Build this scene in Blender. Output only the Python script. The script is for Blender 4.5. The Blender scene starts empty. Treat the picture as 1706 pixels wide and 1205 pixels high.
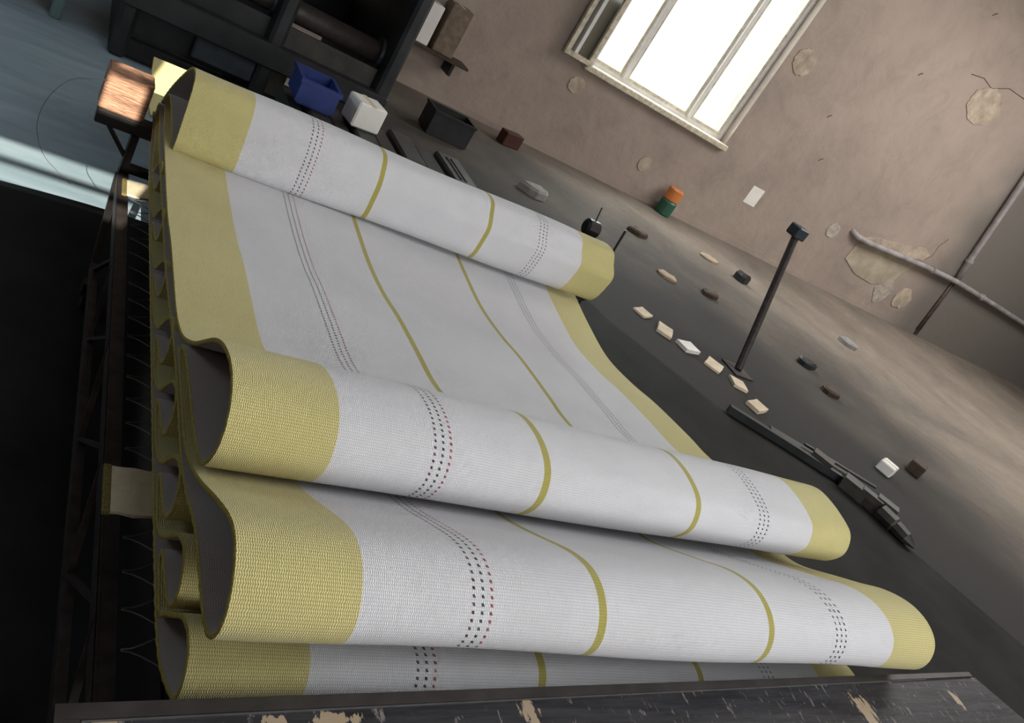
import bpy, math, random
from mathutils import Vector, Matrix

random.seed(7)
S = bpy.context.scene
COL = S.collection

# ------------------------------------------------------------------ camera
EYE = 1.6
CX = Vector((0.79390956, -0.33583528, 0.506875))      # camera right in the world
CY = Vector((0.23178606, -0.60352259, -0.76291265))   # camera down
CZ = Vector((0.5621235, 0.72317021, -0.40130041))     # camera forward
cam_d = bpy.data.cameras.new('camera')
cam_d.sensor_width = 36.0
cam_d.sensor_fit = 'HORIZONTAL'
cam_d.lens = 1329.0 / 1706.0 * 36.0
cam_d.clip_start = 0.02
cam = bpy.data.objects.new('camera', cam_d)
COL.objects.link(cam)
U, V = -CY, -CZ
cam.matrix_world = Matrix(((CX.x, U.x, V.x, 0), (CX.y, U.y, V.y, 0), (CX.z, U.z, V.z, EYE), (0, 0, 0, 1)))
S.camera = cam

# ------------------------------------------------------------------ world, sun, daylight and unseen area lamps
S.view_settings.view_transform = 'Standard'
S.view_settings.look = 'None'
S.view_settings.gamma = 1.0
S.view_settings.use_curve_mapping = False
S.view_settings.exposure = 0.0

wd = bpy.data.worlds.new('sky')
S.world = wd
wd.use_nodes = True
bg = wd.node_tree.nodes['Background']
bg.inputs[0].default_value = (0.93, 0.97, 1.0, 1)
bg.inputs[1].default_value = 8.0

SUN_D = Vector((0.30, 1.0, -0.4663)).normalized()     # low sun through slots cut in the front wall
sd = bpy.data.lights.new('sun', 'SUN')
sd.energy = 14.0
sd.angle = 0.003
sd.color = (1.0, 0.93, 0.80)
so = bpy.data.objects.new('sun', sd)
COL.objects.link(so)
so.rotation_euler = SUN_D.to_track_quat('-Z', 'Y').to_euler()

def area(name, loc, aim, sx, sy, power, color=(1, 1, 1)):
    d = bpy.data.lights.new(name, 'AREA')
    d.shape = 'RECTANGLE'; d.size = sx; d.size_y = sy
    d.energy = power; d.color = color
    o = bpy.data.objects.new(name, d)
    COL.objects.link(o)
    o.location = loc
    o.rotation_euler = (Vector(aim) - Vector(loc)).to_track_quat('-Z', 'Y').to_euler()
    return o
area('overhead_fill_lamp', (2.7, -1.7, 4.72), (2.7, -1.7, 0), 4.0, 4.2, 185, (0.96, 0.98, 1.0))  # unseen area lamp under the closed ceiling, placed to light the belt
area('overhead_fill_lamp', (10.4, 4.4, 4.72), (10.4, 4.4, 0), 7.0, 2.6, 430, (1.0, 0.97, 0.93))  # second unseen lamp overhead, added to brighten the far floor and wall
area('rear_window_daylight', (5.75, 7.60, 2.15), (5.75, 0, 1.4), 2.1, 2.0, 55, (0.97, 0.99, 1.0))
area('front_fill_lamp', (2.6, -3.85, 2.3), (2.2, 1.0, .8), 3.0, 1.8, 140, (0.97, 0.98, 1.0))  # unseen lamp behind the viewer, added to light the fold fronts
area('front_fill_lamp', (9.0, -3.85, 2.7), (9.0, 7, 2.4), 7.0, 1.8, 120, (1.0, 0.96, 0.91))  # unseen lamp before the solid front wall, brightens the right side
area('left_fill_lamp', (-3.9, 4.2, 2.2), (0, 3.6, 0.3), 3.0, 1.6, 60, (0.72, 0.88, 1.0))  # cool unseen lamp added to lift the dark left ends; wall has no opening

# ------------------------------------------------------------------ materials
def new_mat(name):
    m = bpy.data.materials.new(name); m.use_nodes = True
    nt = m.node_tree
    return m, nt, nt.nodes['Principled BSDF']

def L(nt, a, b): nt.links.new(a, b)

def noise_col(nt, vec, scale, c1, c2, p1=0.35, p2=0.65, detail=5, rough=0.6, dist=0.0):
    n = nt.nodes.new('ShaderNodeTexNoise')
    n.inputs['Scale'].default_value = scale
    n.inputs['Detail'].default_value = detail
    n.inputs['Roughness'].default_value = rough
    n.inputs['Distortion'].default_value = dist
    if vec is not None: L(nt, vec, n.inputs['Vector'])
    r = nt.nodes.new('ShaderNodeValToRGB')
    r.color_ramp.elements[0].position = p1; r.color_ramp.elements[1].position = p2
    r.color_ramp.elements[0].color = (*c1, 1); r.color_ramp.elements[1].color = (*c2, 1)
    L(nt, n.outputs['Fac'], r.inputs['Fac'])
    return n, r

def mixc(nt, fac, a, b):
    m = nt.nodes.new('ShaderNodeMix'); m.data_type = 'RGBA'
    if hasattr(fac, 'links'): L(nt, fac, m.inputs[0])
    else: m.inputs[0].default_value = fac
    for sock, v in ((m.inputs[6], a), (m.inputs[7], b)):
        if hasattr(v, 'links'): L(nt, v, sock)
        else: sock.default_value = (*v, 1)
    return m.outputs[2]

def mth(nt, op, a, b=None, c=None):
    n = nt.nodes.new('ShaderNodeMath'); n.operation = op
    for i, v in enumerate((a, b, c)):
        if v is None: continue
        if hasattr(v, 'links'): L(nt, v, n.inputs[i])
        else: n.inputs[i].default_value = v
    return n.outputs[0]

def bump(nt, bs, h, strength=0.3, dist=0.01):
    b = nt.nodes.new('ShaderNodeBump')
    b.inputs['Strength'].default_value = strength
    b.inputs['Distance'].default_value = dist
    L(nt, h, b.inputs['Height']); L(nt, b.outputs[0], bs.inputs['Normal'])

def plain(name, c, rough=0.6, metal=0.0, var=0.25, scale=14.0, bstr=0.15):
    m, nt, bs = new_mat(name)
    tc = nt.nodes.new('ShaderNodeTexCoord')
    n, r = noise_col(nt, tc.outputs['Object'], scale, tuple(x * (1 - var) for x in c), tuple(min(1, x * (1 + var)) for x in c), 0.3, 0.7)
    L(nt, r.outputs[0], bs.inputs['Base Color'])
    bs.inputs['Roughness'].default_value = rough
    bs.inputs['Metallic'].default_value = metal
    if bstr: bump(nt, bs, n.outputs['Fac'], bstr, 0.004)
    return m

def weave(name, c, valley, su=0.0034, sv=0.0052, bstr=0.8, rough=0.85, sheen=0.2, tint=0.06):
    """herringbone web: yarns lean one way in one row and the other way in the next"""
    m, nt, bs = new_mat(name)
    uv = nt.nodes.new('ShaderNodeUVMap'); uv.uv_map = 'UVMap'
    sp = nt.nodes.new('ShaderNodeSeparateXYZ'); L(nt, uv.outputs[0], sp.inputs[0])
    u, v = sp.outputs[0], sp.outputs[1]
    tri = mth(nt, 'PINGPONG', v, sv)
    w = mth(nt, 'MULTIPLY_ADD', tri, 0.30, u)
    nz = nt.nodes.new('ShaderNodeTexNoise'); nz.inputs['Scale'].default_value = 45; L(nt, uv.outputs[0], nz.inputs['Vector'])
    w = mth(nt, 'MULTIPLY_ADD', nz.outputs['Fac'], 0.006, w)
    s = mth(nt, 'SINE', mth(nt, 'MULTIPLY', w, 2 * math.pi / su))
    s = mth(nt, 'MULTIPLY_ADD', s, 0.5, 0.5)
    row = mth(nt, 'ABSOLUTE', mth(nt, 'SINE', mth(nt, 'MULTIPLY', v, math.pi / sv)))
    row = mth(nt, 'POWER', row, 0.45)
    h = mth(nt, 'MULTIPLY', s, row)
    big, br = noise_col(nt, uv.outputs[0], 5.0, tuple(x * (1 - tint) for x in c), tuple(min(1, x * (1 + tint)) for x in c), 0.3, 0.7)
    hc = mth(nt, 'POWER', h, 0.6)
    L(nt, mixc(nt, hc, valley, br.outputs[0]), bs.inputs['Base Color'])
    bs.inputs['Roughness'].default_value = rough
    bs.inputs['Specular IOR Level'].default_value = 0.2
    bs.inputs['Sheen Weight'].default_value = sheen
    bump(nt, bs, h, bstr, 0.0012)
    return m

M = {}
M['web_white'] = weave('white_web', (0.83, 0.83, 0.845), (0.47, 0.47, 0.49), sheen=0.1)
M['web_yellow'] = weave('yellow_web', (0.82, 0.745, 0.37), (0.29, 0.245, 0.065))
M['web_stripe'] = weave('yellow_stripe', (0.50, 0.45, 0.12), (0.30, 0.26, 0.06))
M['web_back'] = weave('grey_back_web', (0.50, 0.455, 0.42), (0.36, 0.32, 0.30), bstr=0.25)
M['web_edge'] = plain('olive_selvedge', (0.33, 0.27, 0.06), 0.9, 0, 0.45, 260, 0.6)
M['dash_maroon'] = plain('maroon_yarn', (0.055, 0.012, 0.02), 0.9, 0, 0.5, 90)
M['dash_green'] = plain('dark_green_yarn', (0.012, 0.03, 0.026), 0.9, 0, 0.5, 90)
M['dash_red'] = plain('red_yarn', (0.30, 0.05, 0.055), 0.9, 0, 0.4, 60)
M['dash_grey'] = plain('charcoal_yarn', (0.035, 0.032, 0.038), 0.9, 0, 0.4, 60)
M['steel_black'] = plain('black_painted_steel', (0.012, 0.011, 0.011), 0.45, 0.2, 0.5, 20)
M['steel_brown'] = plain('dull_brown_steel', (0.045, 0.037, 0.034), 0.5, 0.35, 0.4, 25)
M['wire'] = plain('grey_wire', (0.20, 0.20, 0.20), 0.4, 0.7, 0.2, 30, 0)
M['rubber'] = plain('black_rubber', (0.012, 0.013, 0.014), 0.55, 0, 0.5, 3.0, 0.2)
M['mat'] = plain('black_mat', (0.016, 0.016, 0.015), 0.85, 0, 0.45, 2.2, 0.25)
for k_ in ('mat', 'rubber'): M[k_].node_tree.nodes['Principled BSDF'].inputs['Specular IOR Level'].default_value = 0.15
M['pipe'] = plain('dusty_grey_pipe', (0.30, 0.275, 0.275), 0.55, 0.1, 0.3, 6)
M['conduit'] = plain('rusty_conduit', (0.10, 0.075, 0.065), 0.7, 0.1, 0.4, 9)
M['patch'] = plain('pale_plaster', (0.37, 0.305, 0.235), 0.95, 0, 0.3, 7, 0.5)
M['patch_cream'] = plain('cream_plaster', (0.33, 0.285, 0.215), 0.95, 0, 0.25, 4, 0.4)
M['patch_raw'] = plain('raw_plaster', (0.36, 0.315, 0.27), 0.95, 0, 0.3, 12, 0.6)
M['paint_cream'] = plain('cream_window_paint', (0.56, 0.50, 0.38), 0.6, 0, 0.35, 18)
M['paint_green'] = plain('green_window_paint', (0.08, 0.17, 0.10), 0.5, 0, 0.4, 18)
M['paint_white'] = plain('white_window_paint', (0.70, 0.68, 0.66), 0.5, 0, 0.1, 10)
M['cardboard'] = plain('cream_card', (0.62, 0.52, 0.38), 0.9, 0, 0.15, 8)
M['paper'] = plain('white_paper', (0.75, 0.73, 0.68), 0.8, 0, 0.06, 8)
M['blue'] = plain('blue_plastic', (0.013, 0.03, 0.15), 0.4, 0, 0.2, 8)
M['orange'] = plain('orange_plastic', (0.60, 0.20, 0.05), 0.4, 0, 0.1, 8)
M['green'] = plain('green_plastic', (0.02, 0.10, 0.06), 0.4, 0, 0.1, 8)
M['maroon'] = plain('maroon_brick', (0.05, 0.012, 0.006), 0.8, 0, 0.3, 10)
M['darkbrown'] = plain('dark_brown_wood', (0.05, 0.03, 0.018), 0.8, 0, 0.3, 20)
M['slate'] = plain('slate_paint', (0.035, 0.045, 0.055), 0.5, 0.1, 0.3, 10)
M['machine'] = plain('dark_machine_paint', (0.017, 0.019, 0.020), 0.5, 0.2, 0.5, 6)
M['teal'] = plain('grey_teal_enamel', (0.10, 0.16, 0.16), 0.5, 0, 0.3, 8)
M['olive_block'] = plain('greasy_olive_steel', (0.036, 0.034, 0.028), 0.5, 0.1, 0.5, 9)

# pine timber, warm, with grain along x
m, nt, bs = new_mat('rough_timber')
tc = nt.nodes.new('ShaderNodeTexCoord')
mp = nt.nodes.new('ShaderNodeMapping'); mp.inputs['Scale'].default_value = (9, 9, 120); L(nt, tc.outputs['Object'], mp.inputs[0])
n, r = noise_col(nt, mp.outputs[0], 1.6, (0.10, 0.04, 0.025), (0.50, 0.28, 0.17), 0.36, 0.64, 8, 0.7, 0.6)
L(nt, r.outputs[0], bs.inputs['Base Color']); bs.inputs['Roughness'].default_value = 0.6
bump(nt, bs, n.outputs['Fac'], 0.8, 0.006)
M['timber'] = m
M['plank'] = plain('grey_plank_wood', (0.16, 0.12, 0.085), 0.8, 0, 0.35, 14)

# walls: stained brown-grey plaster, greyer in the corner bay
m, nt, bs = new_mat('stained_plaster')
tc = nt.nodes.new('ShaderNodeTexCoord'); ob = tc.outputs['Object']
n1, r1 = noise_col(nt, ob, 0.55, (0.275, 0.220, 0.188), (0.375, 0.305, 0.258), 0.3, 0.7, 8, 0.62, 0.6)
n2, r2 = noise_col(nt, ob, 2.1, (0.62, 0.60, 0.62), (1.0, 1.0, 1.0), 0.25, 0.52, 8, 0.7, 1.0)
mm = nt.nodes.new('ShaderNodeMix'); mm.data_type = 'RGBA'; mm.blend_type = 'MULTIPLY'; mm.inputs[0].default_value = 0.5
L(nt, r1.outputs[0], mm.inputs[6]); L(nt, r2.outputs[0], mm.inputs[7])
sp = nt.nodes.new('ShaderNodeSeparateXYZ'); L(nt, ob, sp.inputs[0])
gx = nt.nodes.new('ShaderNodeMapRange'); gx.interpolation_type = 'SMOOTHSTEP'
gx.inputs[1].default_value = 11.0; gx.inputs[2].default_value = 12.4
nn = nt.nodes.new('ShaderNodeTexNoise'); nn.inputs['Scale'].default_value = 0.9; L(nt, ob, nn.inputs['Vector'])
L(nt, mth(nt, 'ADD', sp.outputs[0], mth(nt, 'MULTIPLY_ADD', nn.outputs['Fac'], 2.0, -1.0)), gx.inputs[0])
L(nt, mixc(nt, gx.outputs[0], mm.outputs[2], (0.150, 0.135, 0.118)), bs.inputs['Base Color'])
bs.inputs['Roughness'].default_value = 0.95
nf = nt.nodes.new('ShaderNodeTexNoise'); nf.inputs['Scale'].default_value = 6; nf.inputs['Detail'].default_value = 9; L(nt, ob, nf.inputs['Vector'])
bump(nt, bs, nf.outputs['Fac'], 0.35, 0.05)
M['plaster'] = m

# floor: trodden concrete, brown-grey; a blue-grey lane to the left
m, nt, bs = new_mat('trodden_concrete')
tc = nt.nodes.new('ShaderNodeTexCoord'); ob = tc.outputs['Object']
n1, r1 = noise_col(nt, ob, 0.8, (0.14, 0.120, 0.100), (0.25, 0.210, 0.172), 0.3, 0.7, 8, 0.65, 0.5)
n2, r2 = noise_col(nt, ob, 9.0, (0.72, 0.72, 0.72), (1.0, 1.0, 1.0), 0.3, 0.6, 8, 0.75)
mm = nt.nodes.new('ShaderNodeMix'); mm.data_type = 'RGBA'; mm.blend_type = 'MULTIPLY'; mm.inputs[0].default_value = 0.6
L(nt, r1.outputs[0], mm.inputs[6]); L(nt, r2.outputs[0], mm.inputs[7])
# light falloff painted into the colour: darker round the trolley, with a ragged outline
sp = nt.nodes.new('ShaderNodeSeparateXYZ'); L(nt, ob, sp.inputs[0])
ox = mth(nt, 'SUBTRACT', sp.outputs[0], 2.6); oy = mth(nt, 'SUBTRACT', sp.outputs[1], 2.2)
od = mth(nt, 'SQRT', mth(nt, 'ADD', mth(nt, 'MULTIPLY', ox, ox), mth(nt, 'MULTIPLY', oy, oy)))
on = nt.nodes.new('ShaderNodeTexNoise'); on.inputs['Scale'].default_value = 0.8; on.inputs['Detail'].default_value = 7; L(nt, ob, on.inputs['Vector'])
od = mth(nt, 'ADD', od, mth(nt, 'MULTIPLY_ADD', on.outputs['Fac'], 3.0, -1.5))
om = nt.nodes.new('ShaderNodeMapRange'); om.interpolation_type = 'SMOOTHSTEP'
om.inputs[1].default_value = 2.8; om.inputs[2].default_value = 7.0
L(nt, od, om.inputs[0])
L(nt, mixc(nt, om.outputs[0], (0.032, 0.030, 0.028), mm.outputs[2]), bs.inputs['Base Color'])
bs.inputs['Roughness'].default_value = 0.85
bs.inputs['Specular IOR Level'].default_value = 0.2
bump(nt, bs, n2.outputs['Fac'], 0.3, 0.01)
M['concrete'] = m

m, nt, bs = new_mat('blue_grey_floor')
tc = nt.nodes.new('ShaderNodeTexCoord')
mp = nt.nodes.new('ShaderNodeMapping'); mp.inputs['Scale'].default_value = (1.2, 5, 1); L(nt, tc.outputs['Object'], mp.inputs[0])
n1, r1 = noise_col(nt, mp.outputs[0], 1.7, (0.20, 0.275, 0.32), (0.31, 0.40, 0.445), 0.3, 0.7, 8, 0.6, 0.8)
L(nt, r1.outputs[0], bs.inputs['Base Color']); bs.inputs['Roughness'].default_value = 0.45
bump(nt, bs, n1.outputs['Fac'], 0.08, 0.01)
M['blue_floor'] = m

# black paint worn through to tan wood
m, nt, bs = new_mat('worn_black_paint')
tc = nt.nodes.new('ShaderNodeTexCoord'); ob = tc.outputs['Object']
mp = nt.nodes.new('ShaderNodeMapping'); mp.inputs['Scale'].default_value = (2.2, 30, 1); L(nt, ob, mp.inputs[0])
g, gr = noise_col(nt, mp.outputs[0], 2.2, (0.010, 0.010, 0.012), (0.055, 0.053, 0.058), 0.38, 0.78, 8, 0.75, 0.3)
mp2 = nt.nodes.new('ShaderNodeMapping'); mp2.inputs['Scale'].default_value = (46, 16, 1); mp2.inputs['Rotation'].default_value = (0, 0, 0.30); L(nt, ob, mp2.inputs[0])
c, cr = noise_col(nt, mp2.outputs[0], 1.4, (0, 0, 0), (1, 1, 1), 0.60, 0.64, 6, 0.72, 0.4)
col = mixc(nt, cr.outputs[0], gr.outputs[0], (0.19, 0.17, 0.16))
chips = [(x - 1.3, y - .35, rx, ry) for x, y, rx, ry in [(0.898, 0.595, 0.016, 0.040), (1.90, 0.580, 0.035, 0.036), (0.25, 0.592, 0.022, 0.010), (0.55, 0.588, 0.045, 0.010), (2.39, 0.605, 0.016, 0.03), (0.46, 0.587, .02, .01)]]
spx = nt.nodes.new('ShaderNodeSeparateXYZ'); L(nt, ob, spx.inputs[0])
nj = nt.nodes.new('ShaderNodeTexNoise'); nj.inputs['Scale'].default_value = 1.3; nj.inputs['Detail'].default_value = 7; nj.inputs['Roughness'].default_value = 0.7
L(nt, mp2.outputs[0], nj.inputs['Vector'])
for (cx, cy, rx, ry) in chips:
    dx = mth(nt, 'DIVIDE', mth(nt, 'SUBTRACT', spx.outputs[0], cx), rx)
    dy = mth(nt, 'DIVIDE', mth(nt, 'SUBTRACT', spx.outputs[1], cy), ry)
    d = mth(nt, 'SQRT', mth(nt, 'ADD', mth(nt, 'MULTIPLY', dx, dx), mth(nt, 'MULTIPLY', dy, dy)))
    d = mth(nt, 'ADD', d, mth(nt, 'MULTIPLY_ADD', nj.outputs['Fac'], 5.0, -2.6))
    k = mth(nt, 'LESS_THAN', d, 0.75)
    col = mixc(nt, k, col, (0.36, 0.28, 0.19))
L(nt, col, bs.inputs['Base Color'])
bs.inputs['Roughness'].default_value = 0.5
bs.inputs['Specular IOR Level'].default_value = 0.25
bump(nt, bs, g.outputs['Fac'], 0.3, 0.004)
M['worn'] = m
M['lip'] = plain('worn_steel_lip', (0.030, 0.025, 0.024), 0.5, 0.1, 0.45, 18)

m, nt, bs = new_mat('window_glass')
nt.nodes.remove(bs)
tr = nt.nodes.new('ShaderNodeBsdfTransparent'); gl = nt.nodes.new('ShaderNodeBsdfGlossy')
gl.inputs['Roughness'].default_value = 0.05; tr.inputs[0].default_value = (0.93, 0.97, 0.95, 1)
mx = nt.nodes.new('ShaderNodeMixShader'); mx.inputs[0].default_value = 0.06
L(nt, tr.outputs[0], mx.inputs[1]); L(nt, gl.outputs[0], mx.inputs[2])
L(nt, mx.outputs[0], nt.nodes['Material Output'].inputs[0])
M['glass'] = m

# ------------------------------------------------------------------ mesh helpers
class MB:
    def __init__(s): s.v = []; s.f = []; s.uv = None
    def add(s, vs, fs):
        b = len(s.v); s.v += [tuple(p) for p in vs]; s.f += [tuple(i + b for i in q) for q in fs]; return s
    def box(s, x0, x1, y0, y1, z0, z1, bev=0.0):
        if not bev:
            vs = [(x, y, z) for z in (z0, z1) for y in (y0, y1) for x in (x0, x1)]
            return s.add(vs, [(0, 2, 3, 1), (4, 5, 7, 6), (0, 1, 5, 4), (2, 6, 7, 3), (0, 4, 6, 2), (1, 3, 7, 5)])
        b = min(bev, (x1 - x0) * .45, (y1 - y0) * .45, (z1 - z0) * .45)
        vs = []
        rings = [(z0, b), (z0 + b, 0), (z1 - b, 0), (z1, b)]
        for z, i in rings:
            a0, a1, c0, c1 = x0 + i, x1 - i, y0 + i, y1 - i
            if i: ring = [(a0 + b*0, c0), (a1, c0), (a1, c0), (a1, c1), (a1, c1), (a0, c1), (a0, c1), (a0, c0)]
            else: ring = [(x0 + b, y0), (x1 - b, y0), (x1, y0 + b), (x1, y1 - b), (x1 - b, y1), (x0 + b, y1), (x0, y1 - b), (x0, y0 + b)]
            vs += [(p[0], p[1], z) for p in ring]
        fs = [tuple(reversed(range(8))), tuple(range(24, 32))]
        for k in range(3):
            for j in range(8):
                fs.append((k*8 + j, k*8 + (j+1) % 8, k*8 + 8 + (j+1) % 8, k*8 + 8 + j))
        return s.add(vs, fs)
    def bar(s, a, b, w, h=None, up=(0, 0, 1)):
        h = h or w
        a, b = Vector(a), Vector(b); d = (b - a).normalized()
        sd = d.cross(Vector(up))
        if sd.length < 1e-4: sd = d.cross(Vector((1, 0, 0)))
        sd.normalize(); u = sd.cross(d)
        vs = []
        for p in (a, b):
            for i, j in ((-1, -1), (1, -1), (1, 1), (-1, 1)): vs.append(p + sd*(i*w/2) + u*(j*h/2))
        return s.add(vs, [(3, 2, 1, 0), (4, 5, 6, 7)] + [(i, (i+1) % 4, 4 + (i+1) % 4, 4 + i) for i in range(4)])
    def tube(s, pts, r, n=8, cap=True):
        pts = [Vector(p) for p in pts]; rings = []
        rr = r if isinstance(r, (list, tuple)) else [r]*len(pts)
        ref = Vector((0, 0, 1))
        d0 = (pts[1] - pts[0]).normalized()
        if abs(d0.dot(ref)) > .9: ref = Vector((1, 0, 0))
        for i, p in enumerate(pts):
            d = (pts[min(i+1, len(pts)-1)] - pts[max(i-1, 0)]).normalized()
            a = d.cross(ref).normalized(); b = a.cross(d)
            rings.append([p + (a*math.cos(t) + b*math.sin(t))*rr[i] for t in (2*math.pi*k/n for k in range(n))])
            ref = b
        vs = [q for ring in rings for q in ring]
        fs = [(i*n + k, i*n + (k+1) % n, (i+1)*n + (k+1) % n, (i+1)*n + k) for i in range(len(pts)-1) for k in range(n)]
        if cap: fs += [tuple(reversed(range(n))), tuple(range((len(pts)-1)*n, len(pts)*n))]
        return s.add(vs, fs)
    def slab(s, poly, z0, z1):
        n = len(poly)
        vs = [(x, y, z0) for x, y in poly] + [(x, y, z1) for x, y in poly]
        return s.add(vs, [tuple(reversed(range(n))), tuple(range(n, 2*n))] + [(i, (i+1) % n, n + (i+1) % n, n + i) for i in range(n)])
    def wallslab(s, poly, y0, y1):      # polygon in x,z given thickness along y
        n = len(poly)
        vs = [(x, y0, z) for x, z in poly] + [(x, y1, z) for x, z in poly]
        return s.add(vs, [tuple(range(n)), tuple(reversed(range(n, 2*n)))] + [(i, n + i, n + (i+1) % n, (i+1) % n) for i in range(n)])

def root_loc(o):
    while o.parent: o = o.parent
    return Vector(o.location)

def build(name, mb, mat, parent=None, loc=None, smooth=False, kind=None, label=None, cat=None, group=None):
    """vertices are given in world space; a top-level mesh gets its origin at loc"""
    o0 = root_loc(parent) if parent else Vector(loc or (0, 0, 0))
    me = bpy.data.meshes.new(name)
    me.from_pydata([(p[0]-o0.x, p[1]-o0.y, p[2]-o0.z) for p in mb.v], [], mb.f)
    if mb.uv:
        lay = me.uv_layers.new(name='UVMap')
        for lp in me.loops: lay.data[lp.index].uv = mb.uv[lp.vertex_index]
    me.materials.append(M[mat] if isinstance(mat, str) else mat)
    if smooth:
        for p in me.polygons: p.use_smooth = True
    o = bpy.data.objects.new(name, me)
    COL.objects.link(o)
    if parent: o.parent = parent
    else: o.location = o0
    tag(o, label, cat, group, kind)
    return o

def tag(o, label=None, cat=None, group=None, kind=None):
    if label: o['label'] = label
    if cat: o['category'] = cat
    if group: o['group'] = group
    if kind: o['kind'] = kind
    return o

def thing(name, loc, label, cat, group=None):
    o = bpy.data.objects.new(name, None); COL.objects.link(o)
    o.location = loc; o.empty_display_size = 0.1
    return tag(o, label, cat, group)

def blob(cx, cz, rx, rz, n=18, jit=0.16, seed=0):
    rnd = random.Random(seed)
    return [(cx + rx*math.cos(t)*(1 + rnd.uniform(-jit, jit)), cz + rz*math.sin(t)*(1 + rnd.uniform(-jit, jit))) for t in (2*math.pi*k/n for k in range(n))]

# ------------------------------------------------------------------ the room
YB, YF, XL, XR, ZC = 7.663, -4.0, -4.0, 22.0, 4.8
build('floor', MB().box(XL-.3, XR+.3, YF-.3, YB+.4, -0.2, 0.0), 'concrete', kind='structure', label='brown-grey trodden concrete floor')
build('trim_1', MB().box(XL, 0.98, 3.02, YB, 0.0, 0.004), 'blue_floor', kind='structure', label='blue-grey strip of floor on the left')
build('ceiling', MB().box(XL-.3, XR+.3, YF-.3, YB+.4, ZC, ZC+.2), 'plaster', kind='structure')
build('wall_left', MB().box(XL-.3, XL, YF-.3, YB+.4, 0, ZC), 'plaster', kind='structure')
build('wall_right', MB().box(XR, XR+.3, YF-.3, YB+.4, 0, ZC), 'plaster', kind='structure')
# front wall (behind the viewer) with unseen slots cut to shape the sun patches
fw = MB()
A0, A1, B0, B1 = -2.80, -1.60, -1.86, -1.74
for (x0, x1, z0, z1) in [(XL, XR, 0, 3.315), (XL, A0, 3.315, 3.488), (A1, XR, 3.315, 3.488), (A0, A1, 3.390, 3.412),
                         (XL, XR, 3.488, 3.684), (XL, B0, 3.684, 4.08), (B1, XR, 3.684, 4.08), (B0, B1, 3.825, 3.862), (XL, XR, 4.08, ZC)]:
    fw.box(x0, x1, YF-.02, YF, z0, z1)
build('wall_front', fw, 'plaster', kind='structure')
# back wall with one tall window
WX0, WX1, WZ0, WZ1 = 4.62, 6.83, 1.02, 3.6
bw = MB()
bw.box(XL, WX0, YB, YB+.35, 0, ZC); bw.box(WX1, XR, YB, YB+.35, 0, ZC)
bw.box(WX0, WX1, YB, YB+.35, 0, WZ0); bw.box(WX0, WX1, YB, YB+.35, WZ1, ZC)
wall = build('wall_back', bw, 'plaster', kind='structure', label='stained brown plaster wall with window, patches and pipes')
def patch(cx, cz, rx, rz, mat, seed, t=0.010, n=34, jit=.08):
    return build('plaster_patch', MB().wallslab(blob(cx, cz, rx, rz, n, jit, seed), YB - t, YB + .02), mat, wall)
patch(7.10, 2.26, 0.17, 0.15, 'patch', 3)
patch(10.22, 3.12, 0.34, 0.24, 'patch', 5)
patch(4.62, 0.79, 0.10, 0.09, 'patch', 6)
patch(5.97, 0.40, 0.09, 0.09, 'patch', 8)
patch(9.40, 0.80, 0.12, 0.11, 'patch_raw', 9)
# broken plaster round the low pipe
build('plaster_patch', MB().wallslab([(9.95, .90), (10.3, 1.02), (10.9, 1.12), (11.35, 1.24), (11.55, 1.18), (11.5, 1.06), (11.0, .98), (10.4, .86)], YB-.014, YB+.02), 'patch', wall)
build('plaster_patch', MB().wallslab([(10.0, .83), (10.6, .90), (11.1, .95), (11.45, .98), (11.3, .75), (11.25, .55), (10.9, .40), (10.4, .42), (10.0, .55)], YB-.010, YB+.02), 'patch_cream', wall)
build('plaster_patch', MB().wallslab(blob(11.75, .42, .22, .18, 14, .2, 12), YB-.013, YB+.02), 'patch', wall)
build('plaster_patch', MB().wallslab(blob(11.25, .38, .20, .2, 14, .25, 14), YB-.008, YB+.02), 'patch_raw', wall)
# cracks and gouges
def crack(pts, r=.006):
    build('crack', MB().tube([(x, YB-.001, z) for x, z in pts], r, 5), 'conduit', wall)
crack([(11.5, 1.05), (11.62, 1.2), (11.58, 1.36), (11.66, 1.52)])
crack([(9.6, 3.30), (9.85, 3.36), (10.1, 3.33), (10.4, 3.47), (10.8, 3.50), (11.1, 3.62)])
crack([(10.9, .42), (11.1, .60), (11.02, .75), (11.2, .92)], .009)
for gx_, gz_ in [(7.95, 1.92), (8.3, 1.45), (9.2, 3.9), (8.8, 2.9)]:
    crack([(gx_, gz_), (gx_+.02, gz_+.03), (gx_+.05, gz_+.05)], .009)
# skirting of rough render at the foot of the wall
sk = MB()
xs = [XL + .25*i for i in range(int((XR-XL)/.25)+1)]
top = [(x, .05 + .04*random.random()) for x in xs]
sk.wallslab([(XL, 0)] + [(XR, 0)] + list(reversed(top)), YB-.02, YB)
build('baseboard_back', sk, 'plaster', kind='structure')

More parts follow.
